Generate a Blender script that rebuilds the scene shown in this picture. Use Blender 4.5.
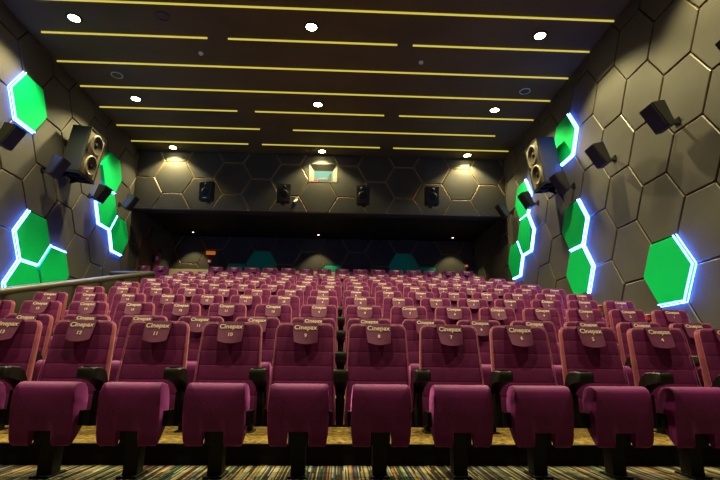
import bpy, bmesh, math, random
from math import sin, cos, radians as rad, pi, sqrt
from mathutils import Vector, Matrix
for o in list(bpy.data.objects): bpy.data.objects.remove(o)
C = bpy.context.scene.collection
S = bpy.context.scene
random.seed(7)

# ------------------------------------------------------------------ camera
f, tilt, yaw, roll = 470.9, 0.2598, 0.0394, -0.0103
cd = bpy.data.cameras.new('camera'); cam = bpy.data.objects.new('camera', cd); C.objects.link(cam)
cd.sensor_width = 36; cd.lens = f / 720 * 36; cd.clip_start = 0.05; cd.clip_end = 100
F = Vector((sin(yaw) * cos(tilt), cos(yaw) * cos(tilt), sin(tilt)))
Rt = Vector((cos(yaw), -sin(yaw), 0)); U = Rt.cross(F)
r2 = cos(roll) * Rt + -sin(roll) * U; u2 = sin(roll) * Rt + cos(roll) * U
M = Matrix((r2, u2, -F)).transposed().to_4x4()
cam.matrix_world = M
S.camera = cam
# ------------------------------------------------------------------ world, exposure
w = bpy.data.worlds.new('world'); S.world = w; w.use_nodes = True
w.node_tree.nodes['Background'].inputs[0].default_value = (1, .8, .5, 1)
w.node_tree.nodes['Background'].inputs[1].default_value = 0.004
S.view_settings.view_transform = 'Standard'; S.view_settings.look = 'None'
S.view_settings.exposure = 0.0; S.view_settings.gamma = 1; S.view_settings.use_curve_mapping = False
LAMP_W = 950; LAMP_COL = (1, .86, .42); LAMP_HALF = 61
RECESS_W = 120

# ------------------------------------------------------------------ room numbers (metres; z = 0 is the lens height)
XR, XL, YB, ZC = 5.175, -6.434, 13.92, 6.50
R = 0.6007; H3 = sqrt(3) / 2 * R
YF, YRC, ZS, ZREC = -3.2, 17.6, 4.56, 4.72
FL = -0.765
P = 0.58
rowY = [3.70 + 1.118 * i for i in range(11)]
tagZ = [.29, .4424, .7124, .9825] + [.9825 + .27 * (i + 1) for i in range(6)] + [2.98]
rowF = [z - 1.055 for z in tagZ]; rowF[0] = FL; rowF[1] = FL + .15

# ------------------------------------------------------------------ materials
def mat(name, col, rough=.6, metal=0, emit=None, es=0, sheen=0, spec=.5, noise=None, bump=None, sheen_tint=None, sheen_rough=.4):
    m = bpy.data.materials.new(name); m.use_nodes = True
    n = m.node_tree; b = n.nodes['Principled BSDF']
    b.inputs['Base Color'].default_value = (*col, 1); b.inputs['Roughness'].default_value = rough
    b.inputs['Metallic'].default_value = metal; b.inputs['Specular IOR Level'].default_value = spec
    if emit: b.inputs['Emission Color'].default_value = (*emit, 1); b.inputs['Emission Strength'].default_value = es
    if sheen:
        b.inputs['Sheen Weight'].default_value = sheen; b.inputs['Sheen Roughness'].default_value = sheen_rough
        b.inputs['Sheen Tint'].default_value = (*(sheen_tint or col), 1)
    tc = n.nodes.new('ShaderNodeTexCoord')
    if noise:
        sc, lo, hi = noise
        t = n.nodes.new('ShaderNodeTexNoise'); t.inputs['Scale'].default_value = sc; t.inputs['Detail'].default_value = 4
        n.links.new(tc.outputs['Object'], t.inputs['Vector'])
        r = n.nodes.new('ShaderNodeMapRange'); r.inputs[3].default_value = lo; r.inputs[4].default_value = hi
        r.inputs[1].default_value = .3; r.inputs[2].default_value = .7
        n.links.new(t.outputs['Fac'], r.inputs[0])
        h = n.nodes.new('ShaderNodeHueSaturation'); h.inputs['Color'].default_value = (*col, 1)
        n.links.new(r.outputs[0], h.inputs['Value']); n.links.new(h.outputs[0], b.inputs['Base Color'])
    if bump:
        sc, st = bump
        t = n.nodes.new('ShaderNodeTexNoise'); t.inputs['Scale'].default_value = sc; t.inputs['Detail'].default_value = 2
        n.links.new(tc.outputs['Object'], t.inputs['Vector'])
        bp = n.nodes.new('ShaderNodeBump'); bp.inputs['Strength'].default_value = st; bp.inputs['Distance'].default_value = .01
        n.links.new(t.outputs['Fac'], bp.inputs['Height']); n.links.new(bp.outputs[0], b.inputs['Normal'])
    return m
M_panel = mat('panel_fabric', (.050, .047, .039), .8, noise=(1.3, .85, 1.15), bump=(90, .25), spec=.3)
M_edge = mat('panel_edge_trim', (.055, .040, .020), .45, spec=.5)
M_edge_lit = mat('light_catching_panel_edge', (.30, .20, .08), .45, spec=.5)  # brighter trim for rear walls: bevels catching light, put into the colour
M_gap = mat('panel_gap', (.012, .011, .010), .9)
M_green = mat('green_fabric', (.001, .46, .12), .8, noise=(2, .95, 1.05), spec=.05)
M_teal = mat('teal_green_fabric', (.012, .42, .22), .8, spec=.2)
M_led = mat('blue_white_led', (.1, .1, .1), .5, emit=(.05, .15, 1.0), es=105)
M_ceil = mat('dark_ceiling_paint', (.080, .064, .017), .85, noise=(.7, .8, 1.2), spec=.35)
M_strip = mat('yellow_light_strip', (.2, .2, .1), .5, emit=(.60, .50, .07), es=1.0)
M_black = mat('black_paint', (.004, .004, .004), .7, spec=.2)
M_blackm = mat('black_plastic', (.005, .005, .005), .55, spec=.25)
M_velvet = mat('plum_velvet', (.125, .011, .088), .7, sheen=.7, sheen_rough=.3, sheen_tint=(.95, .26, .85), noise=(9, .85, 1.15), bump=(60, .15), spec=.2)
M_velvet2 = mat('plum_velvet_cushion', (.120, .006, .100), .62, sheen=.7, sheen_tint=(.95, .20, .95), noise=(7, .85, 1.15), bump=(60, .15), spec=.25)
M_pipe = mat('rose_piping', (.30, .075, .15), .6, sheen=.4, sheen_tint=(1, .6, .5), spec=.3)
M_side_sheen = mat('rose_side_sheen', (.24, .052, .080), .65, sheen=.4, sheen_tint=(1, .5, .5), spec=.2)  # lighter rose painted on side faces to imitate velvet sheen at lit angles
M_cover = mat('plum_headrest_cover', (.105, .012, .075), .6, sheen=.3, sheen_tint=(.9, .4, .7), noise=(20, .9, 1.1), spec=.3)
M_text = mat('cream_print', (.62, .50, .44), .7)
M_leather = mat('olive_black_leatherette', (.007, .006, .004), .7, noise=(4, .9, 1.1), bump=(50, .2), spec=.06)
M_cap = mat('olive_leatherette_cap', (.045, .041, .028), .40, bump=(50, .2))
M_beige = mat('beige_wall_paint', (.55, .45, .30), .8)
M_baffle = mat('taupe_speaker_baffle', (.21, .19, .125), .5, noise=(6, .9, 1.1))
M_cone = mat('grey_beige_speaker_cone', (.20, .18, .12), .45)
M_cone2 = mat('dark_speaker_cone', (.06, .052, .035), .35)
M_grille = mat('black_speaker_grille', (.010, .010, .010), .7, bump=(300, .4))
M_grey = mat('dark_grey_cabinet', (.006, .006, .006), .5, noise=(8, .9, 1.1))
M_white = mat('white_plastic', (.7, .7, .68), .4)
M_ring = mat('pale_ring', (.35, .55, .50), .4)
M_lens = mat('lamp_lens', (1, 1, 1), .3, emit=(1, .85, .45), es=60)
M_lens2 = mat('small_lamp_lens', (1, 1, 1), .3, emit=(1, .8, .45), es=14)
M_red = mat('red_enamel', (.50, .02, .012), .35)
M_orange = mat('orange_sign_face', (.95, .28, .03), .6, emit=(.9, .22, .02), es=.5)  # added glow stands in for the recess downlight that misses the sign
M_door = mat('dark_red_brown_door', (.040, .014, .010), .5)
M_chrome = mat('steel', (.5, .5, .48), .3, metal=1)
M_screen = mat('front_wall_paint', (.05, .048, .045), .9)
M_portw = mat('port_white', (.13, .12, .09), .8, spec=.1)
M_portl = mat('port_lit_room', (.008, .016, .014), .6, spec=.05, emit=(.33, .85, .66), es=.55)

# striped carpet: thin coloured lines running front to back
def carpet(name, base, gain, seed):
    m = bpy.data.materials.new(name); m.use_nodes = True; n = m.node_tree; b = n.nodes['Principled BSDF']
    b.inputs['Roughness'].default_value = .9; b.inputs['Specular IOR Level'].default_value = .15
    tc = n.nodes.new('ShaderNodeTexCoord'); sx = n.nodes.new('ShaderNodeSeparateXYZ'); n.links.new(tc.outputs['Object'], sx.inputs[0])
    mu = n.nodes.new('ShaderNodeMath'); mu.operation = 'MULTIPLY'; mu.inputs[1].default_value = 105; n.links.new(sx.outputs[0], mu.inputs[0])
    # lengthwise break-up so lines start and stop
    my = n.nodes.new('ShaderNodeMath'); my.operation = 'MULTIPLY'; my.inputs[1].default_value = 1.3; n.links.new(sx.outputs[1], my.inputs[0])
    fl = n.nodes.new('ShaderNodeMath'); fl.operation = 'FLOOR'; n.links.new(mu.outputs[0], fl.inputs[0])
    off = n.nodes.new('ShaderNodeTexWhiteNoise'); off.noise_dimensions = '1D'; n.links.new(fl.outputs[0], off.inputs['W'])
    ad = n.nodes.new('ShaderNodeMath'); ad.operation = 'ADD'; n.links.new(my.outputs[0], ad.inputs[0]); n.links.new(off.outputs['Value'], ad.inputs[1])
    fy = n.nodes.new('ShaderNodeMath'); fy.operation = 'FLOOR'; n.links.new(ad.outputs[0], fy.inputs[0])
    cb = n.nodes.new('ShaderNodeCombineXYZ'); n.links.new(fl.outputs[0], cb.inputs[0]); n.links.new(fy.outputs[0], cb.inputs[1]); cb.inputs[2].default_value = seed
    wn = n.nodes.new('ShaderNodeTexWhiteNoise'); wn.noise_dimensions = '3D'; n.links.new(cb.outputs[0], wn.inputs['Vector'])
    rp = n.nodes.new('ShaderNodeValToRGB'); rp.color_ramp.interpolation = 'CONSTANT'
    g = gain
    cols = [(0, (.02, .018, .012)), (.36, (.50 * g, .40 * g, .18 * g)), (.50, (.03, .025, .02)), (.60, (.62 * g, .57 * g, .42 * g)), (.70, (.04, .10 * g + .02, .06)),
            (.76, (.06 * g, .30 * g, .16 * g)), (.80, (.02, .02, .02)), (.88, (.60 * g, .12 * g, .04 * g)), (.91, (.10 * g, .16 * g, .30 * g)), (.94, (.40 * g, .34 * g, .20 * g))]
    e = rp.color_ramp.elements
    e[0].position = 0; e[0].color = (*cols[0][1], 1); e[1].position = cols[1][0]; e[1].color = (*cols[1][1], 1)
    for p_, c_ in cols[2:]:
        k = e.new(p_); k.color = (*c_, 1)
    n.links.new(wn.outputs['Value'], rp.inputs[0]); n.links.new(rp.outputs[0], b.inputs['Base Color'])
    return m
M_carpet = carpet('striped_carpet', 0, .6, 3)
M_carpet2 = mat('step_carpet', (.21, .14, .04), .95, noise=(30, .15, 1.8), spec=.1)

# ------------------------------------------------------------------ mesh helpers
def link(name, bm, mats, parent=None, smooth=False, recalc=True):
    if recalc: bmesh.ops.recalc_face_normals(bm, faces=bm.faces)
    me = bpy.data.meshes.new(name); bm.to_mesh(me); bm.free()
    for m in (mats if isinstance(mats, (list, tuple)) else [mats]): me.materials.append(m)
    if smooth:
        for p in me.polygons: p.use_smooth = True
    o = bpy.data.objects.new(name, me); C.objects.link(o)
    if parent: o.parent = parent
    return o
def struct(name, bm, mats, **k):
    o = link(name, bm, mats, **k); o['kind'] = 'structure'; return o
def tag(o, label, cat, group=None):
    o['label'] = label; o['category'] = cat
    if group: o['group'] = group
    return o
def thing(name, label, cat, loc=(0, 0, 0), rot=(0, 0, 0), group=None):
    o = bpy.data.objects.new(name, None); C.objects.link(o); o.empty_display_size = .1
    o.location = loc; o.rotation_euler = rot
    return tag(o, label, cat, group)
def box(bm, x0, x1, y0, y1, z0, z1, mi=0, bev=0):
    vs = [bm.verts.new((x, y, z)) for x in (x0, x1) for y in (y0, y1) for z in (z0, z1)]
    fs = [bm.faces.new([vs[i] for i in q]) for q in ((0, 1, 3, 2), (4, 6, 7, 5), (0, 4, 5, 1), (2, 3, 7, 6), (0, 2, 6, 4), (1, 5, 7, 3))]
    for q in fs: q.material_index = mi
    if bev:
        bmesh.ops.bevel(bm, geom=list({e for q in fs for e in q.edges}), offset=bev, segments=2, affect='EDGES', profile=.5)
    return vs
def cyl(bm, c0, c1, r0, r1=None, n=20, cap=True, mi=0):
    r1 = r0 if r1 is None else r1
    c0, c1 = Vector(c0), Vector(c1); d = (c1 - c0).normalized()
    a = d.orthogonal().normalized(); b = d.cross(a)
    A = [bm.verts.new(c0 + r0 * (cos(t) * a + sin(t) * b)) for t in [2 * pi * i / n for i in range(n)]]
    B = [bm.verts.new(c1 + r1 * (cos(t) * a + sin(t) * b)) for t in [2 * pi * i / n for i in range(n)]]
    for i in range(n):
        q = bm.faces.new((A[i], A[(i + 1) % n], B[(i + 1) % n], B[i])); q.material_index = mi
    if cap:
        bm.faces.new(A).material_index = mi; bm.faces.new(B).material_index = mi
def lathe(bm, prof, c, axis, n=28, mi=0):
    # prof: list of (radius, height along axis)
    c = Vector(c); d = Vector(axis).normalized(); a = d.orthogonal().normalized(); b = d.cross(a)
    rings = []
    for r_, h in prof:
        if r_ < 1e-5: rings.append([bm.verts.new(c + d * h)])
        else: rings.append([bm.verts.new(c + d * h + r_ * (cos(2 * pi * i / n) * a + sin(2 * pi * i / n) * b)) for i in range(n)])
    for A, B in zip(rings, rings[1:]):
        for i in range(n):
            if len(A) == 1 and len(B) == 1: continue
            if len(A) == 1: q = bm.faces.new((A[0], B[i], B[(i + 1) % n]))
            elif len(B) == 1: q = bm.faces.new((A[i], B[0], A[(i + 1) % n]))
            else: q = bm.faces.new((A[i], A[(i + 1) % n], B[(i + 1) % n], B[i]))
            q.material_index = mi
def prism(bm, pts, h0, h1, fn, mi=0):
    A = [bm.verts.new(fn(u, v, h0)) for u, v in pts]; B = [bm.verts.new(fn(u, v, h1)) for u, v in pts]
    n = len(pts)
    for i in range(n): bm.faces.new((A[i], A[(i + 1) % n], B[(i + 1) % n], B[i])).material_index = mi
    bm.faces.new(A).material_index = mi; bm.faces.new(B).material_index = mi
def tube(bm, pts, r, n=8, closed=False):
    pts = [Vector(p) for p in pts]; N = len(pts); rings = []
    for i, p in enumerate(pts):
        a = pts[(i - 1) % N] if (closed or i) else p; b = pts[(i + 1) % N] if (closed or i < N - 1) else p
        d = (b - a).normalized(); s = d.cross(Vector((0, 1, .2))).normalized(); t = d.cross(s)
        rings.append([bm.verts.new(p + r * (cos(2 * pi * k / n) * s + sin(2 * pi * k / n) * t)) for k in range(n)])
    for i in range(N if closed else N - 1):
        A, B = rings[i], rings[(i + 1) % N]
        for k in range(n): bm.faces.new((A[k], A[(k + 1) % n], B[(k + 1) % n], B[k]))
    if not closed: bm.faces.new(rings[0]); bm.faces.new(rings[-1])

# ------------------------------------------------------------------ hexagon cladding
def clip(poly, a, b, c):            # keep a*u+b*v <= c
    out = []
    for i in range(len(poly)):
        p, q = poly[i], poly[(i + 1) % len(poly)]
        dp, dq = a * p[0] + b * p[1] - c, a * q[0] + b * q[1] - c
        if dp <= 0: out.append(p)
        if dp * dq < 0:
            t = dp / (dp - dq); out.append((p[0] + t * (q[0] - p[0]), p[1] + t * (q[1] - p[1])))
    return out
def area(p): return .5 * sum(p[i][0] * p[(i + 1) % len(p)][1] - p[(i + 1) % len(p)][0] * p[i][1] for i in range(len(p)))
def inset(poly, g):
    out = list(poly)
    for i in range(len(poly)):
        p, q = poly[i], poly[(i + 1) % len(poly)]
        L = math.hypot(q[0] - p[0], q[1] - p[1])
        if L < 1e-6: continue
        nx, ny = (q[1] - p[1]) / L, -(q[0] - p[0]) / L     # outward for ccw
        out = clip(out, nx, ny, nx * p[0] + ny * p[1] - g)
        if len(out) < 3: return []
    # drop doubles
    r = []
    for p in out:
        if not r or math.hypot(p[0] - r[-1][0], p[1] - r[-1][1]) > 1e-4: r.append(p)
    return r
def hexpoly(u, v, rr=R):
    return [(u + rr * cos(k * pi / 3), v + rr * sin(k * pi / 3)) for k in range(6)]
def panel(bm, poly, fn, d, g=.013, bevel=.012, mi=(0, 1)):
    a = inset(poly, g); b = inset(poly, g + bevel)
    if len(a) < 3 or len(b) != len(a): return
    L0 = [bm.verts.new(fn(u, v, 0)) for u, v in a]
    L1 = [bm.verts.new(fn(u, v, d - bevel * .8)) for u, v in a]
    L2 = [bm.verts.new(fn(u, v, d)) for u, v in b]
    n = len(a)
    for i in range(n):
        bm.faces.new((L0[i], L0[(i + 1) % n], L1[(i + 1) % n], L1[i])).material_index = mi[1]
        bm.faces.new((L1[i], L1[(i + 1) % n], L2[(i + 1) % n], L2[i])).material_index = mi[1]
    bm.faces.new(L2).material_index = mi[0]
def hexwall(bm, u0, v0, rect, skip, fn, d=.045):
    ua, ub, va, vb = rect
    # backing
    q = [bm.verts.new(fn(u, v, 0)) for u, v in ((ua, va), (ub, va), (ub, vb), (ua, vb))]
    bm.faces.new(q).material_index = 2
    q = [bm.verts.new(fn(u, v, -.08)) for u, v in ((ua, va), (ub, va), (ub, vb), (ua, vb))]
    bm.faces.new(q).material_index = 2
    for i in range(-30, 31):
        for j in range(-40, 41):
            if (i + j) % 2 or (i, j) in skip: continue
            p = hexpoly(u0 + 1.5 * R * i, v0 + H3 * j)
            for cpl in ((-1, 0, -ua), (1, 0, ub), (0, -1, -va), (0, 1, vb)):
                p = clip(p, *cpl)
                if len(p) < 3: break
            if len(p) < 3 or area(p) < .01: continue
            panel(bm, p, fn, d)
fnR = lambda u, v, d: (XR - d + .045, u, v)
fnL = lambda u, v, d: (XL + d - .045, u, v)
fnB = lambda u, v, d: (u, YB - d + .045, v)
fnC = lambda u, v, d: (u, YRC - d + .045, v)
YR0, ZR0 = 9.817, 3.0448; YL0, ZL0 = 8.8077, 5.0775; XB0, ZB0 = -5.2717, 5.6063; XC0, ZC0 = -3.03, 3.65
GR = {(0, 4): 'A', (0, 0): 'B', (0, -2): 'C', (-3, -3): 'D', (3, 3): 'E', (3, 1): 'F', (4, 0): 'G'}
GL = {(0, 0): 'A', (1, -5): 'B', (1, -7): 'C', (2, -6): 'D', (4, 0): 'E', (4, -2): 'F', (5, -3): 'G'}
GC = [(0, 0), (-1, -1), (3, -1), (6, 0), (7, -1)]
bm = bmesh.new(); hexwall(bm, YR0, ZR0, (YF, YRC, FL - .05, ZC), GR, fnR); struct('wall_right', bm, [M_panel, M_edge, M_gap])
bm = bmesh.new(); hexwall(bm, YL0, ZL0, (YF, YRC, FL - .05, ZC), GL, fnL); struct('wall_left', bm, [M_panel, M_edge, M_gap])
bm = bmesh.new(); hexwall(bm, XB0, ZB0, (XL, XR, ZS, ZC), {}, fnB)
# opening for the projection port
PX0, PX1, PZ0, PZ1 = -1.08, -.20, 5.575, 6.18
for co, no in (((PX0, 0, 0), (1, 0, 0)), ((PX1, 0, 0), (1, 0, 0)), ((0, 0, PZ0), (0, 0, 1)), ((0, 0, PZ1), (0, 0, 1))):
    bmesh.ops.bisect_plane(bm, geom=bm.verts[:] + bm.edges[:] + bm.faces[:], plane_co=co, plane_no=no)
dead = [q for q in bm.faces if PX0 < q.calc_center_median().x < PX1 and PZ0 < q.calc_center_median().z < PZ1]
bmesh.ops.delete(bm, geom=dead, context='FACES')
box(bm, XL, XR, YB, YB + .35, ZS - .02, ZS, 2)
struct('wall_back', bm, [M_panel, M_edge_lit, M_gap])
WAIN = 3.42
bm = bmesh.new(); hexwall(bm, XC0, ZC0, (XL, XR, WAIN, ZREC), GC, fnC)
struct('wall_rear_recess', bm, [M_panel, M_edge_lit, M_gap])
bm = bmesh.new(); box(bm, XL, XR, YRC - .03, YRC + .1, 1.7, WAIN - .01); struct('wall_rear_lower', bm, M_beige)
bm = bmesh.new(); box(bm, XL, XR, YF - .1, YF, FL - .05, ZC)
struct('wall_front', bm, M_screen)
# ceilings
bm = bmesh.new(); box(bm, XL - .1, XR + .1, YF, YB + .35, ZC, ZC + .1); struct('ceiling', bm, M_ceil)
bm = bmesh.new(); box(bm, XL, XR, YB + .08, YRC + .1, ZREC, ZREC + .08); struct('ceiling_recess', bm, M_black)
# floor and stepped platforms
bm = bmesh.new(); box(bm, XL - .1, XR + .1, YF, YRC, FL - .1, FL); struct('floor', bm, M_carpet)
bm = bmesh.new()
XP = -5.2
for i in range(1, 11):
    ya = rowY[i] - .768; yb = rowY[i + 1] - .768 if i < 10 else YRC
    xa = XP if i < 9 else XL
    vs = box(bm, xa, XR, ya, yb + .02, FL, rowF[i], 1)
    # tread gets the carpet
    bm.faces.ensure_lookup_table()
    for q in bm.faces[-6:]:
        if all(abs(v.co.z - rowF[i]) < 1e-5 for v in q.verts): q.material_index = 0
    box(bm, xa, XR, ya - .012, ya + .03, rowF[i] - .03, rowF[i] + .004, 1)
struct('floor_seating_steps', bm, [M_carpet2, M_black])

# ------------------------------------------------------------------ green panels with led edges
def green(name, key, i, j, u0, v0, fn, label, leds, m=M_green, d=.10, group=None):
    cu, cv = u0 + 1.5 * R * i, v0 + H3 * j
    root = thing(name, label, 'wall panel', fn(cu, cv - H3, 0), group=group)
    o = Vector(root.location)
    fl = lambda u, v, dd: Vector(fn(u, v, dd)) - o
    bm = bmesh.new(); panel(bm, hexpoly(cu, cv), fl, d, g=.030, bevel=.008, mi=(0, 0))
    link('hexagon_board', bm, m, root)
    near = {'n': (-1, 0), 'f': (1, 0), 'tn': (-.5, 1), 'tf': (.5, 1), 'bn': (-.5, -1), 'bf': (.5, -1)}
    for a, b in leds:
        pa = (cu + R * near[a][0], cv + H3 * near[a][1]); pb = (cu + R * near[b][0], cv + H3 * near[b][1])
        L = math.hypot(pb[0] - pa[0], pb[1] - pa[1]); t = ((pb[0] - pa[0]) / L, (pb[1] - pa[1]) / L); nn = (-t[1], t[0])
        if (nn[0] * (pa[0] - cu) + nn[1] * (pa[1] - cv)) < 0: nn = (-nn[0], -nn[1])
        bm = bmesh.new()
        # two thin luminous lines on a dark carrier, proud of the neighbouring panels
        for o0, o1, z0, z1 in ((-.023, -.019, .080, .102), (.004, .008, .052, .060)):
            q = [(pa[0] + nn[0] * o0, pa[1] + nn[1] * o0), (pb[0] + nn[0] * o0, pb[1] + nn[1] * o0), (pb[0] + nn[0] * o1, pb[1] + nn[1] * o1), (pa[0] + nn[0] * o1, pa[1] + nn[1] * o1)]
            prism(bm, q, z0, z1, fl)
        link('led_strip', bm, M_led, root)
N3 = [('tn', 'n'), ('n', 'bn'), ('bn', 'bf')]
LR = {'A': ('green hexagon panel high on right wall behind the large speaker, blue-white lit edges', N3),
      'B': ('green hexagon panel on right wall, upper of the stacked pair above the seat ends', N3),
      'C': ('green hexagon panel on right wall, lower of the stacked pair, its foot behind seats', [('tn', 'n'), ('n', 'bn')]),
      'D': ('largest green hexagon panel on right wall, nearest the camera, standing alone', N3),
      'E': ('far green hexagon on right wall directly below the large speaker, topmost of three', N3),
      'F': ('far green hexagon on right wall, middle of the far group of three', [('tn', 'n'), ('n', 'bn'), ('bn', 'bf'), ('n', 'tn')][:3]),
      'G': ('far green hexagon on right wall, lowest and rearmost of the far group', [('tn', 'n'), ('n', 'bn'), ('bn', 'bf')])}
for (i, j), k in GR.items(): green('green_wall_panel', k, i, j, YR0, ZR0, fnR, *LR[k], group='green hexagon wall panels')
LLb = {'A': ('green hexagon panel alone near top of left wall with blue-white lit edge', N3),
       'B': ('green hexagon panel on left wall, topmost of the near group of three', N3 + [('bf', 'f')]),
       'C': ('green hexagon panel on left wall cut off by half wall, under the topmost one', [('tn', 'n'), ('n', 'bn')]),
       'D': ('green hexagon panel on left wall, rearward one of near group above the half wall', [('tn', 'tf')]),
       'E': ('green hexagon panel on left wall behind the large speaker, top of far group', [('bn', 'bf')]),
       'F': ('green hexagon panel on left wall, middle of far group below the large speaker', [('tn', 'n'), ('n', 'bn'), ('bn', 'bf')]),
       'G': ('green hexagon panel on left wall nearest the rear corner, lowest of far group', [('tn', 'n'), ('n', 'bn'), ('bn', 'bf')])}
for (i, j), k in GL.items(): green('green_wall_panel', k, i, j, YL0, ZL0, fnL, *LLb[k], group='green hexagon wall panels')
LCb = ['dim teal hexagon panel on recessed rear wall, large one left of centre', 'dim teal hexagon panel on recessed rear wall, leftmost, only its top showing',
       'bright teal sliver of hexagon panel on recessed rear wall under middle downlight', 'dim teal hexagon panel on recessed rear wall, large one right of centre',
       'teal sliver of hexagon panel on recessed rear wall, rightmost']
for (i, j), lb in zip(GC, LCb):
    cu, cv = XC0 + 1.5 * R * i, ZC0 + H3 * j
    pl = hexpoly(cu, cv); pl = clip(pl, 0, -1, -WAIN)
    o = Vector(fnC(cu, WAIN, 0)); bm = bmesh.new()
    panel(bm, pl, lambda u, v, d: Vector(fnC(u, v, d)) - o, .07, g=.012, bevel=.01, mi=(0, 0))
    ob = link('teal_wall_panel', bm, M_teal); ob.location = o
    tag(ob, lb, 'wall panel', 'teal panels on the rear wall')

# ------------------------------------------------------------------ ceiling light strips
strips = [(7.51, [(-6.1, 5.27)], 'frontmost yellow ceiling light strip, cut by the top of the picture'),
          (8.44, [(-6.20, -2.86), (-2.44, 1.07), (1.40, 5.26)], 'second'), (9.40, [(-6.56, 5.30)], 'third'), (10.37, [(-6.3, 5.23)], 'fourth'),
          (11.33, [(-6.3, -2.85), (-2.38, 1.06), (1.465, 5.13)], 'fifth'), (12.30, [(-6.3, -2.41), (-1.47, 4.39)], 'sixth'),
          (13.27, [(-6.26, -2.92), (-2.50, 1.11), (1.52, 5.12)], 'last')]
for y, segs, nm in strips:
    for k, (a, b) in enumerate(segs):
        if a < -6.2: a = XL + .005
        if b > 5.2: b = XR - .005
        bm = bmesh.new(); box(bm, a, b, y - .012, y + .012, ZC - .03, ZC)
        o = link('ceiling_light_strip', bm, M_strip)
        if nm.startswith('front'): lb = nm
        elif len(segs) == 1: lb = f'long unbroken yellow ceiling light strip, {nm} line from the front'
        else:
            pos = (['left', 'right'] if len(segs) == 2 else ['left', 'middle', 'right'])[k]
            lb = f'{pos} piece of the {nm} yellow ceiling light strip line counted from the front'
        tag(o, lb, 'light strip', 'yellow ceiling light strips')

# ------------------------------------------------------------------ downlights
cols = [-5.317, -.6954, 3.926]
def downlight(x, y, z, label, watts, r=.105, lens=M_lens, group='round ceiling downlights', half=LAMP_HALF):
    t = thing('downlight', label, 'ceiling light', (x, y, z), group=group)
    bm = bmesh.new(); lathe(bm, [(r + .045, 0), (r + .045, -.012), (r + .005, -.02), (r, -.012), (r, 0)], (0, 0, 0), (0, 0, 1)); link('trim_ring', bm, M_blackm, t, True)
    bm = bmesh.new(); lathe(bm, [(0, -.012), (r * .7, -.011), (r, -.006)], (0, 0, 0), (0, 0, 1)); link('lens', bm, lens, t)
    ld = bpy.data.lights.new('downlight_bulb', 'SPOT'); ld.energy = watts; ld.color = LAMP_COL; ld.spot_size = rad(2 * half); ld.spot_blend = .4
    ld.shadow_soft_size = r * .7
    lo = bpy.data.objects.new('bulb', ld); C.objects.link(lo); lo.parent = t; lo.location = (0, 0, -.05)
for j in range(-2, 3):
    for i in range(3):
        pos = ['left', 'middle', 'right'][i]
        rn = {2: 'rear row above the back wall', 1: 'second row from the back', 0: 'front row in view'}.get(j, 'rows ahead of the picture, row %s' % {-1: 'first', -2: 'second', -3: 'third'}.get(j))
        downlight(cols[i], 8.007 + 2.8837 * j - (.12 if j == 2 else 0), ZC, f'glaring {pos} ceiling downlight, {rn}', LAMP_W * (.42 if j == 2 else .8 if j == -2 else 1))
for x, n_ in zip((-5.54, -.89, 4.20), ('left', 'middle', 'right')):
    downlight(x, 17.08, ZREC, f'small warm {n_} downlight in the low dark ceiling of the rear recess', RECESS_W, .045, M_lens2, 'recess downlights', 43)

# ------------------------------------------------------------------ ceiling fittings
for x, y, n_ in ((-5.335, 9.88, 'left, pale teal rim, beside the yellow strips'), (4.38, 9.99, 'right'), (-3.554, 7.86, 'dark one near top of picture')):
    t = thing('ceiling_speaker', f'round flush ceiling speaker, {n_}', 'speaker', (x, y, ZC), group='flush ceiling speakers')
    bm = bmesh.new(); lathe(bm, [(.13, 0), (.13, -.014), (.112, -.018), (.112, -.006)], (0, 0, 0), (0, 0, 1)); link('rim', bm, M_ring if x < 0 and y > 8 else (M_grey if y < 8 else M_ring), t, True)
    bm = bmesh.new(); lathe(bm, [(0, -.010), (.11, -.008), (.11, 0)], (0, 0, 0), (0, 0, 1)); link('grille', bm, M_ceil, t)
for x, y, n_ in ((-3.135, 8.956, 'left'), (1.666, 9.0, 'right')):
    t = thing('smoke_detector', f'small white smoke detector on dark ceiling, {n_} one', 'smoke detector', (x, y, ZC), group='smoke detectors')
    bm = bmesh.new(); lathe(bm, [(.05, 0), (.05, -.02), (.035, -.03)], (0, 0, 0), (0, 0, 1)); link('base', bm, M_white, t, True)
    bm = bmesh.new(); lathe(bm, [(.034, -.028), (.03, -.045), (0, -.05)], (0, 0, 0), (0, 0, 1)); link('sensor_head', bm, M_white, t, True)

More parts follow.
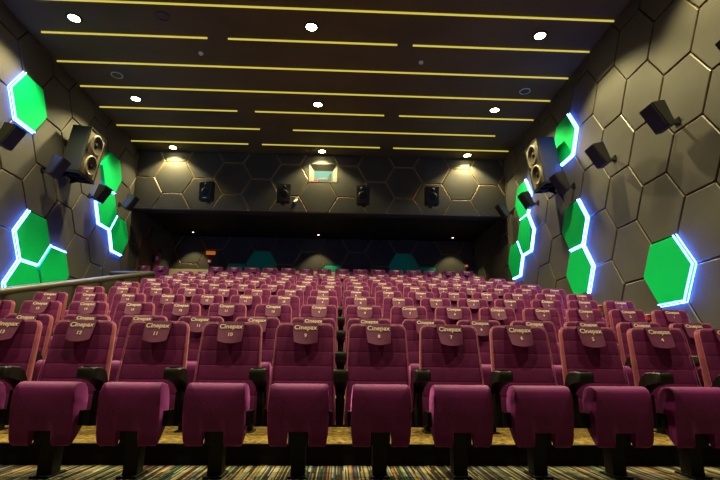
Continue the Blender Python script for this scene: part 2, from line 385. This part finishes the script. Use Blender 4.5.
# ------------------------------------------------------------------ large two-woofer speakers
def big_speaker(x, y, z, rz, label):
    t = thing('large_speaker', label, 'speaker', (x, y, z), (0, rad(7), rz), 'large wall speakers')
    D, W, H = .44, .70, 1.10
    bm = bmesh.new(); box(bm, -D / 2, D / 2 - .03, -W / 2, W / 2, 0, H, bev=.01)
    # rim round the baffle
    for y0, y1, z0, z1 in ((-W / 2, -W / 2 + .025, 0, H), (W / 2 - .025, W / 2, 0, H), (-W / 2, W / 2, 0, .025), (-W / 2, W / 2, H - .025, H)):
        box(bm, D / 2 - .03, D / 2, y0, y1, z0, z1)
    link('cabinet', bm, M_grey, t)
    bm = bmesh.new(); box(bm, D / 2 - .032, D / 2 - .012, -W / 2 + .026, W / 2 - .026, .026, H - .026); bf = link('baffle', bm, M_baffle, t)
    for zz in (.29, .80):
        bm = bmesh.new(); lathe(bm, [(.240, -.012), (.240, .022), (.225, .034), (.205, .030)], (D / 2, 0.02, zz), (1, 0, 0)); wf = link('woofer', bm, M_cone, t, True)
        bm = bmesh.new(); lathe(bm, [(.208, .030), (.185, .018), (.12, -.006), (.06, -.010)], (D / 2, 0.02, zz), (1, 0, 0)); link('cone', bm, M_cone2, wf, True)
        bm = bmesh.new(); lathe(bm, [(.066, -.009), (.05, .004), (.02, .012), (0, .013)], (D / 2, 0.02, zz), (1, 0, 0)); link('dust_cap', bm, M_black, wf, True)
    bm = bmesh.new()
    prism(bm, [(-.30, .50), (-.30, .62), (-.22, .56)], D / 2 - .012, D / 2 - .006, lambda a, b, c: (c, a, b)); link('port', bm, M_black, t)
    # cradle: frame of bars under the box and two struts back to the wall
    bm = bmesh.new()
    for k in range(4):
        yy = -W / 2 + k * W / 3; box(bm, -D / 2, D / 2, yy - .012, yy + .012, -.05, -.01)
    for k in range(3):
        xx = -D / 2 + k * D / 2; box(bm, xx - .012, xx + .012, -W / 2, W / 2, -.055, -.015)
    box(bm, -D / 2 - .04, D / 2 - .05, -W / 2 + .02, W / 2 - .02, -.012, -.002)
    cr = link('cradle', bm, M_blackm, t)
    bm = bmesh.new()
    for yy in (-.2, .2):
        prism(bm, [(-D / 2 - .02, -.02), (D / 2 - .20, -.04), (-D / 2 - .02, -.16)], yy - .012, yy + .012, lambda a, b, c: (a, c, b))
    link('bracket', bm, M_blackm, cr)
big_speaker(XL + .30, 10.38, 4.16, 0, 'large two-cone speaker tilted down from the left wall beside green hexagon')
big_speaker(XR - .30, 10.30, 4.17, pi, 'large two-cone speaker tilted down from the right wall with blue light on its side')

# ------------------------------------------------------------------ small surround speakers
def surround_mesh():
    W, H = .33, .42
    prof = [(0, 0), (.12, 0), (.24, H), (.02, H)]
    bm = bmesh.new(); prism(bm, prof, -W / 2, W / 2, lambda a, b, c: (a, c, b)); bmesh.ops.recalc_face_normals(bm, faces=bm.faces)
    bmesh.ops.bevel(bm, geom=list(bm.edges), offset=.008, segments=2, affect='EDGES')
    c = link('cabinet', bm, M_grey)
    bm = bmesh.new(); prism(bm, [(-W / 2 + .02, .02), (W / 2 - .02, .02), (W / 2 - .02, H - .02), (-W / 2 + .02, H - .02)], 0, .012,
                            lambda a, b, d: (.12 + .12 * b / H + d + .001, a, b)); g = link('grille', bm, M_grille)
    bm = bmesh.new(); cyl(bm, (.04, 0, .14), (-.16, 0, .05), .022); box(bm, -.185, -.165, -.06, .06, -.04, .14); box(bm, 0, .03, -.05, .05, .05, .24)
    b = link('bracket', bm, M_blackm)
    return c, g, b
parts = None
def surround(x, y, z, rz, label, tiltd=14):
    global parts
    t = thing('surround_speaker', label, 'speaker', (x, y, z), (0, rad(tiltd), rz), 'small surround speakers')
    if parts is None:
        parts = surround_mesh(); cs = parts
    else: cs = [p.copy() for p in parts]; [C.objects.link(c) for c in cs]
    for c in cs: c.parent = t
rl = ['at picture edge under lone green hexagon', 'in front of and below the large speaker', 'just below the large speaker over the green panels', 'nearest the rear corner with blue-lit side']
for (y, z), l in zip(((8.12, 4.02), (9.62, 4.07), (11.55, 4.18), (13.12, 4.50)), rl):
    surround(XL + .16, y, z - .22, 0, 'small black wall speaker on left wall, ' + l)
rr_ = ['at right edge of picture, highest', 'biggest in view, alone between plain hexagons', 'second from the camera fully in view', 'just right of the large speaker', 'directly below the large speaker', 'nearest the rear corner']
for (y, z), l in zip(((4.80, 3.86), (6.38, 3.80), (8.08, 3.95), (9.68, 4.03), (11.6, 4.30), (13.42, 4.62)), rr_):
    surround(XR - .16, y, z - .22, pi, 'small black wall speaker on right wall, ' + l)
for x, z, l, a in ((-4.133, 5.07, 'leftmost, its cone and badge faintly visible', -8), (-1.816, 5.07, 'left of the lit projection port', 12), (.621, 5.07, 'right of the lit projection port', -10), (2.745, 5.09, 'rightmost', 8)):
    t = thing('rear_speaker', 'black box speaker on back wall, ' + l, 'speaker', (x, YB - .24, z - .30), (rad(4), 0, rad(a)), 'box speakers on the back wall')
    W, H = .40, .58
    bm = bmesh.new(); box(bm, -W / 2, W / 2, -.13, .12, 0, H, bev=.012); link('cabinet', bm, M_grey, t)
    bm = bmesh.new(); box(bm, -W / 2 + .015, W / 2 - .015, -.142, -.131, .015, H - .015); gr = link('grille', bm, M_grille, t)
    bm = bmesh.new(); lathe(bm, [(.12, 0), (.12, .006), (.09, .010), (.03, .002), (0, .008)], (0, -.142, .25), (0, -1, 0)); link('woofer', bm, M_blackm, t, True)
    bm = bmesh.new(); lathe(bm, [(.05, 0), (.05, .006), (.02, .010), (0, .012)], (0, -.142, .47), (0, -1, 0)); link('tweeter', bm, M_blackm, t, True)
    if x < -4:
        bm = bmesh.new(); box(bm, -.06, .06, -.146, -.142, .05, .075); link('badge', bm, M_white, t)
    bm = bmesh.new(); cyl(bm, (0, .10, .06), (0, .17, .03), .025); box(bm, -.06, .06, .15, .19, -.04, .10); link('bracket', bm, M_blackm, t)
# little camera
t = thing('security_camera', 'tiny pale camera on bracket between box speaker and projection port on back wall', 'camera', (-1.43, YB - .02, 4.93))
bm = bmesh.new(); cyl(bm, (-.02, -.05, 0), (-.07, -.24, -.16), .035, n=14); link('body', bm, M_white, t, True)
bm = bmesh.new(); cyl(bm, (-.07, -.24, -.16), (-.073, -.25, -.168), .028, n=14); link('lens', bm, M_black, t)
bm = bmesh.new(); cyl(bm, (0, 0, .05), (-.03, -.09, -.03), .012, n=10); box(bm, -.04, .04, -.02, 0, 0, .09); link('bracket', bm, M_white, t)

# ------------------------------------------------------------------ projection port
ox = .44; d0 = -.03
bm = bmesh.new()
oq = [(-ox, 0), (ox, 0), (ox, .60), (-ox, .60)]; iq = [(-.30, .015), (.30, .015), (.30, .43), (-.30, .43)]
sh = [(x * 1.03, z + (.015 if z > .1 else -.015)) for x, z in oq]
V = [[bm.verts.new((x, y, z)) for x, z in q] for q, y in ((sh, -.165), (sh, -.178), (oq, -.178), (iq, -.012))]
for A, B in zip(V, V[1:]):
    for k in range(4): bm.faces.new((A[k], A[(k + 1) % 4], B[(k + 1) % 4], B[k]))
t = link('window_1', bm, M_portw); t.location = (-.64, YB + .17, 5.58); t['kind'] = 'structure'
bm = bmesh.new(); box(bm, -.31, .31, -.011, -.002, 0.01, .44); gl = link('pane', bm, M_portl, t)
bm = bmesh.new(); box(bm, -.16, .18, -.05, -.013, .015, .15, bev=.01); box(bm, .14, .24, -.045, -.013, .015, .25); cyl(bm, (.17, -.035, .24), (.24, -.035, .34), .012, n=8); link('projector_silhouette', bm, M_grey, t)
bm = bmesh.new(); box(bm, -.29, -.18, -.05, -.013, .015, .12); link('red_case', bm, M_red, t)

# ------------------------------------------------------------------ padded half walls on the left
def pz(y): return 1.084 + (y - 7.359) * .2415
def half_wall(name, label, p0, p1, z0, z1, base, seams, end_round=True):
    # p0,p1: plan ends (x,y) of the inner face line; thickness to the outside
    t = thing(name, label, 'half wall', (p0[0], p0[1], FL), group='padded half walls')
    a = Vector((p0[0], p0[1], 0)); b = Vector((p1[0], p1[1], 0)); d = (b - a); L = d.length; d.normalize(); nn = Vector((-d.y, d.x, 0))
    org = Vector((p0[0], p0[1], FL)); TH = .13
    bm = bmesh.new(); bc = bmesh.new(); ns = seams
    for k in range(ns):
        s0, s1 = L * k / ns + .004, L * (k + 1) / ns - .004
        q = []
        # padded upright panels: cross-section swells between seams
        N = 6; prev = None
        for m in range(N + 1):
            s = s0 + (s1 - s0) * m / N; sw = .018 * (1 - (2 * m / N - 1) ** 4)
            zt = z0 + (z1 - z0) * s / L
            P_ = a + d * s
            ring = [P_ + nn * TH + Vector((0, 0, base)), P_ + nn * (TH + sw) + Vector((0, 0, zt - .10)), P_ - nn * sw + Vector((0, 0, zt - .10)), P_ - nn * sw + Vector((0, 0, base))]
            ring = [bm.verts.new(v - org) for v in ring]
            if prev:
                for z in range(4): bm.faces.new((prev[z], prev[(z + 1) % 4], ring[(z + 1) % 4], ring[z]))
            else: bm.faces.new(ring)
            prev = ring
        bm.faces.new(prev)
    n = 12; prev = None
    ss = [0, .02, .06] + [L * k / 40 for k in range(1, 40)] + [L - .10, L - .05, L - .02, L]
    ss = sorted(s for s in ss)
    for s in ss:
        e = min(s, L - s) if end_round else 1
        sc = math.sin(min(1, (e + .012) / .09) * pi / 2)
        cz = z0 + (z1 - z0) * s / L - .065; c0 = a + d * s + nn * TH / 2
        ring = [bc.verts.new(c0 + nn * (cos(2 * pi * k / n) * .09 * sc) + Vector((0, 0, cz + sin(2 * pi * k / n) * .065 * sc)) - org) for k in range(n)]
        if prev:
            for k in range(n): bc.faces.new((prev[k], prev[(k + 1) % n], ring[(k + 1) % n], ring[k]))
        else: bc.faces.new(ring)
        prev = ring
    bc.faces.new(prev)
    link('padded_panels', bm, M_leather, t, True); link('cap_roll', bc, M_cap, t, True)
half_wall('half_wall', 'dark padded half wall with pale rounded cap climbing beside the left seats', (XP, 4.6), (XP, 13.2), pz(4.6), pz(13.2), FL, 9)
half_wall('half_wall', 'short padded half wall running from the left wall at the top of the seats', (XP - .16, 13.28), (XL + .02, 13.28), 2.50, 2.47, FL, 3, False)

# ------------------------------------------------------------------ things in the rear recess
bm = bmesh.new(); box(bm, XL + .005, XL + .05, 14.75, 15.75, 1.93, 4.0); o = struct('door_1', bm, M_door)
bm = bmesh.new(); cyl(bm, (XL + .05, 14.85, 2.95), (XL + .10, 14.85, 2.95), .02); cyl(bm, (XL + .10, 14.85, 2.95), (XL + .10, 14.98, 2.95), .012); link('door_handle', bm, M_chrome, o)
def wall_pt(): pass
t = thing('fire_extinguisher', 'red fire extinguisher hanging in the dark left corner behind the rear seats', 'fire extinguisher', (XL + .16, 15.98, 3.22))
bm = bmesh.new(); lathe(bm, [(0, 0), (.075, 0), (.085, .03), (.085, .36), (.07, .41), (.03, .45), (.025, .48), (0, .48)], (0, 0, 0), (0, 0, 1), 20); link('cylinder', bm, M_red, t, True)
bm = bmesh.new(); box(bm, -.02, .02, -.03, .03, .47, .51); box(bm, -.012, .10, -.012, .012, .51, .53); link('valve_handle', bm, M_black, t)
bm = bmesh.new(); tube(bm, [(.02, 0, .49), (.10, 0, .46), (.12, 0, .36), (.10, 0, .2)], .012); link('hose', bm, M_black, t, True)
bm = bmesh.new(); box(bm, -.045, .05, -.089, -.080, .15, .28); link('paper_label', bm, M_white, t)
bm = bmesh.new(); box(bm, -.155, -.08, -.03, .03, .1, .35); link('hanger', bm, M_black, t)
t = thing('orange_sign', 'small orange sign on the lit left part of recessed rear wall', 'sign', (-4.95, YRC - .03, 3.98))
bm = bmesh.new(); box(bm, -.17, .17, -.03, 0, 0, .13, bev=.004); link('sign_board', bm, M_orange, t)
bm = bmesh.new()
for k, wd in enumerate((.05, .03, .06, .04, .05)):
    box(bm, -.15 + k * .062, -.15 + k * .062 + wd * .8, -.034, -.031, .055, .09)
link('lettering', bm, M_text, t)
for x, n_ in ((-4.97, 'under the orange sign'), (4.80, 'at the right end of recessed rear wall')):
    t = thing('alarm_box', 'small red alarm box ' + n_, 'alarm', (x, YRC - .03, 3.66), group='red alarm boxes')
    bm = bmesh.new(); box(bm, -.07, .07, -.05, 0, 0, .12, bev=.01); link('case', bm, M_red, t)
    bm = bmesh.new(); box(bm, -.035, .035, -.055, -.05, .03, .09); link('button_plate', bm, M_white, t)
for y, z, n_ in ((7.78, .77, 'nearer'), (9.22, 1.10, 'farther')):
    t = thing('wall_fitting', f'small red fitting with pale top low on right wall behind seats, {n_} one', 'wall fitting', (XR, y, z), group='red fittings on the right wall')
    bm = bmesh.new(); box(bm, -.06, 0, -.05, .05, 0, .09, bev=.01); link('red_case', bm, M_red, t)
    bm = bmesh.new(); box(bm, -.06, 0, -.07, .07, .092, .102); link('pale_top', bm, M_white, t)

# ------------------------------------------------------------------ cinema seat
def back_width(z): return .262 - (z - .30) * .042      # half width
def back_y(z): return .035 + (z - .33) * .15         # front-face offset, leaning back
def backrest():
    bm = bmesh.new(); z0, z1 = .33, 1.085; levels = []
    seams = [z1 - .11 * k for k in (1, 2, 3, 4, 5)]
    zs = set([z0, z0 + .01, z0 + .03, z1 - .003, z1 - .010, z1 - .022, z1 - .040, z1 - .062])
    for s in seams: zs |= {s - .012, s - .004, s, s + .004, s + .012, s + .055}
    n = 32; prev = None
    for z in sorted(zs):
        hw = back_width(z); th = .125 - .03 * (z - z0) / (z1 - z0)
        # corner rounding at the top
        e = z1 - z
        if e < .062: hw -= .040 * (1 - math.sqrt(max(0, 1 - (1 - e / .062) ** 2)))
        rd = math.sqrt(max(0.0, 1 - (1 - min(1, (e + .0015) / .03)) ** 2))
        t2 = th * (.35 + .65 * rd)
        if z - z0 < .03: t2 *= .75 + .25 * (z - z0) / .03
        gr = .0028 if any(abs(z - s) < .001 for s in seams) else (.0012 if any(abs(z - s) < .005 for s in seams) else 0)
        ring = []
        for k in range(n):
            a = 2 * pi * k / n; ca, sa = cos(a), sin(a)
            x = hw * math.copysign(abs(ca) ** .42, ca); y = math.copysign(abs(sa) ** .55, sa) * t2 / 2
            if y < 0:      # front face: hollow in the middle, bolsters at the sides
                y += .022 * max(0, 1 - (x / hw / .78) ** 2) + gr
            ring.append(bm.verts.new((x, back_y(z) + th / 2 + y, z)))
        if prev:
            for k in range(n): bm.faces.new((prev[k], prev[(k + 1) % n], ring[(k + 1) % n], ring[k]))
        else: bm.faces.new(ring)
        prev = ring
    bm.faces.new(prev)
    return bm
def cushion():
    prof = [(-.225, .634), (-.252, .630), (-.274, .616), (-.288, .590), (-.293, .54), (-.276, .42), (-.258, .30), (-.250, .245), (-.236, .222), (-.220, .215), (-.20, .225),
            (-.165, .262), (-.13, .315), (-.105, .37), (-.09, .44), (-.092, .53), (-.105, .592), (-.135, .622), (-.18, .633)]
    cy = -.19; cz = .43; W = .212; bm = bmesh.new(); prev = None
    xs = [-1, -.995, -.98, -.95, -.90, -.7, -.5, -.372, -.352, -.12, .12, .352, .372, .5, .7, .90, .95, .98, .995, 1]
    for x in xs:
        e = 1 - abs(x); s = 1 - .085 * (1 - math.sqrt(max(0, 1 - (1 - min(1, e / .10)) ** 2)))
        ring = []
        for y, z in prof:
            y_, z_ = cy + (y - cy) * (s if y < cy else s), cz + (z - cz) * s
            if abs(x) < .36 and z_ < .315: z_ = .315 + (z_ - .315) * .02
            wide = W * (1 - .05 * max(0, (.33 - z) / .11)) * (1 - .05 * max(0, (z - .50) / .13))
            ring.append(bm.verts.new((x * wide, y_ + .06, z_)))
        if prev:
            for k in range(len(prof)): bm.faces.new((prev[k], prev[(k + 1) % len(prof)], ring[(k + 1) % len(prof)], ring[k]))
        else: bm.faces.new(ring)
        prev = ring
    bm.faces.new(prev)
    return bm
def shade_auto(o, ang=35):
    me = o.data
    for p in me.polygons: p.use_smooth = True
    b = bmesh.new(); b.from_mesh(me)
    for e in b.edges:
        if len(e.link_faces) == 2 and e.calc_face_angle(0) > rad(ang): e.smooth = False
    b.to_mesh(me); b.free()
def text_mesh(s, size, bold=.0):
    cu = bpy.data.curves.new('t', 'FONT'); cu.body = s; cu.size = size; cu.align_x = 'CENTER'; cu.extrude = .0008; cu.offset = bold; cu.resolution_u = 3
    o = bpy.data.objects.new('t', cu); C.objects.link(o)
    bpy.context.view_layer.update()
    me = bpy.data.meshes.new_from_object(o.evaluated_get(bpy.context.evaluated_depsgraph_get()))
    bpy.data.objects.remove(o); me.materials.clear(); me.materials.append(M_text)
    return me
ME_word = text_mesh('Cinepax', .054, .0007)
ME_num = {k: text_mesh(str(k), .042, .0007) for k in range(1, 20)}

def cover_mesh(seed):
    rnd = random.Random(seed); bm = bmesh.new(); N = 10; Mv = 9; grid = []
    # flap hanging over the top of the backrest, standing off towards its lower edge
    curl = rnd.uniform(-.010, .016); shear = rnd.uniform(-.012, .012); fl = rnd.uniform(.8, 1.25)
    rows = []
    for v in range(-3, Mv + 1):
        ring = []
        for u in range(N + 1):
            s = 2 * u / N - 1
            if v < 0:
                z = 1.092; y = back_y(1.08) + .012 + (-v) * .022; hw = .101; x = s * hw
            else:
                t = v / Mv; z = 1.088 - .150 * t - .018 * t * (1 - s * s)
                hw = .101 - .010 * t ** 2
                y = back_y(z) - .006 - .045 * fl * t + .010 * t * s * s + curl * t * t * s
                x = s * hw + shear * t
            ring.append(bm.verts.new((x, y, z)))
        rows.append(ring)
    for a, b in zip(rows, rows[1:]):
        for k in range(N): bm.faces.new((a[k], a[k + 1], b[k + 1], b[k]))
    bmesh.ops.recalc_face_normals(bm, faces=bm.faces)
    bmesh.ops.solidify(bm, geom=bm.faces[:], thickness=.005)
    return bm
def armrest():
    bm = bmesh.new()
    top = [(-.31, .722), (-.300, .732), (-.22, .737), (-.14, .733), (-.08, .712), (-.03, .67), (.01, .62), (.03, .57)]
    bot = [(-.31, .672), (-.300, .660), (-.22, .650), (-.14, .634), (-.08, .605), (-.03, .56), (.01, .51), (.03, .46)]
    hw = [.044, .052, .053, .050, .042, .034, .030, .028]; prev = None
    for (y, zt), (_, zb), w_ in zip(top, bot, hw):
        ring = [bm.verts.new(p) for p in ((-w_, y, zb + .006), (-w_ + .008, y, zb), (w_ - .008, y, zb), (w_, y, zb + .006), (w_, y, zt - .008), (w_ - .010, y, zt), (-w_ + .010, y, zt), (-w_, y, zt - .008))]
        if prev:
            for k in range(8): bm.faces.new((prev[k], prev[(k + 1) % 8], ring[(k + 1) % 8], ring[k]))
        else: bm.faces.new(ring)
        prev = ring
    bm.faces.new(prev)
    # cup holder ring on the front end
    lathe(bm, [(.040, .735), (.040, .740), (.034, .740), (.034, .70), (0, .70)], (0, -.245, 0), (0, 0, 1), 18)
    return bm
def seat_proto():
    t = thing('cinema_seat', '', 'cinema seat')
    back = link('backrest', backrest(), [M_velvet, M_side_sheen], t); shade_auto(back, 50)
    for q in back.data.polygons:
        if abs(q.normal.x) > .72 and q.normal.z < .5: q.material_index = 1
    bm = bmesh.new(); pts = []
    z1 = 1.085
    for z in [.36, .5, .65, .8, .95, 1.02, 1.045, 1.062, 1.074, 1.082]:
        e = z1 - z; hw = back_width(z)
        if e < .062: hw -= .040 * (1 - math.sqrt(max(0, 1 - (1 - e / .062) ** 2)))
        pts.append((hw * .985, back_y(z) + .006, z))
    tube(bm, [(-x, y, z) for x, y, z in pts] + [(0, back_y(1.083) + .006, 1.086)] + pts[::-1], .0038, 6)
    link('piping', bm, M_pipe, back, True)
    bm = bmesh.new(); prev = None
    prism(bm, [(-.215, .36), (.215, .36), (.185, 1.0), (-.185, 1.0)], 0, .018, lambda a, b, c: (a, back_y(b) + .125 - .03 * (b - .33) / .755 + c - .008, b))
    link('rear_shell', bm, M_blackm, t)
    c = link('seat_cushion', cushion(), M_velvet2, t); shade_auto(c, 50)
    bm = bmesh.new()
    box(bm, -.050, .050, -.07, .05, .012, .40, bev=.006); box(bm, -.065, .065, -.12, .10, 0, .014); box(bm, -.07, .07, -.13, .04, .22, .40)
    link('pedestal', bm, M_blackm, t)
    bm = bmesh.new(); box(bm, -.20, .20, .01, .05, .36, .42); box(bm, -.235, -.205, -.12, .06, .34, .44); box(bm, .205, .235, -.12, .06, .34, .44); link('hinge_frame', bm, M_black, t)
    a = link('armrest', armrest(), M_blackm, t); shade_auto(a, 40); a.location = (P / 2, 0, 0)
    bm = bmesh.new(); box(bm, -.02, .02, -.10, .03, .34, .57); s = link('arm_support', bm, M_black, a)
    return t
covers = []
for s in range(8):
    o = link('headrest_cover', cover_mesh(s), M_cover); shade_auto(o, 60); covers.append(o.data); bpy.data.objects.remove(o)
proto = seat_proto()
used = False
def copy_tree(o, parent=None):
    c = o.copy(); C.objects.link(c); c.parent = parent
    for ch in list(o.children): copy_tree(ch, c)
    return c
WORD = 'zero one two three four five six seven eight nine ten eleven twelve thirteen fourteen fifteen sixteen seventeen eighteen nineteen'.split()
ORD = ['front', 'second', 'third', 'fourth', 'fifth', 'sixth', 'seventh', 'eighth', 'ninth', 'tenth', 'rearmost']
spec = {0: (-5, 5, 0.01, 1), 1: (-6, 6, .01, 1), 2: (-8, 7, .01, 1), 3: (-8, 7, .01, 1), 4: (-8, 7, -.02, 1), 5: (-8, 7, .06, .99), 6: (-8, 7, .07, .985), 7: (-8, 7, .03, .985), 8: (-8, 7, 0, 1), 9: (-8, 7, -.26, 1), 10: (-11, 7, -.26, 1)}
seats = []
for r_, (ka, kb, dx, sc) in spec.items():
    for k in range(ka, kb + 1):
        if r_ == 10 and k in (-9, -8): continue
        seats.append((r_, k, (k + .5) * P * sc + dx))
copies = []
for idx, (r_, k, x) in enumerate(seats):
    t = proto if idx == 0 else copy_tree(proto)
    copies.append(t)
for t, (r_, k, x) in zip(copies, seats):
    t.location = (x, rowY[r_], rowF[r_])
    num = 8 - k
    place = 'in the %s row%s' % (ORD[r_], ' from the camera' if 0 < r_ < 10 else '')
    if r_ == 10: place = 'in the dim rearmost row'
    end = ''
    if r_ > 1 and k == spec[r_][0]: end = ', at its left end'
    elif r_ > 1 and k == 7: end = ', at its right end'
    t['label'] = f'plum velvet seat numbered {WORD[num]} {place}{end}'
    t['category'] = 'cinema seat'; t['group'] = 'cinema seats in the %s row' % ORD[r_]
    rnd = random.Random(r_ * 100 + k)
    ci = rnd.randrange(8); cr_ = random.Random(ci); cr_.uniform(0, 1); shx = cr_.uniform(-.012, .012); flx = cr_.uniform(.8, 1.25)
    cv = bpy.data.objects.new('headrest_cover', covers[ci]); C.objects.link(cv); cv.parent = t
    cv.rotation_euler = (0, rad(rnd.uniform(-1.5, 1.5)) * .3, 0)
    for me, z, nm in ((ME_word, 1.036, 'lettering'), (ME_num[num], .975, 'seat_number')):
        o = bpy.data.objects.new(nm, me); C.objects.link(o); o.parent = cv
        tt = (1.088 - z - .012) / .165
        o.location = (shx * tt, back_y(z + .012) - .006 - .045 * flx * tt - .0075, z)
        o.rotation_euler = (rad(66.5), 0, 0)
    if k == spec[r_][0] or (r_ == 10 and k == -7):
        a = [c for c in t.children if c.name.startswith('armrest')][0]
        a2 = copy_tree(a, t); a2.location = (-P / 2, 0, 0)
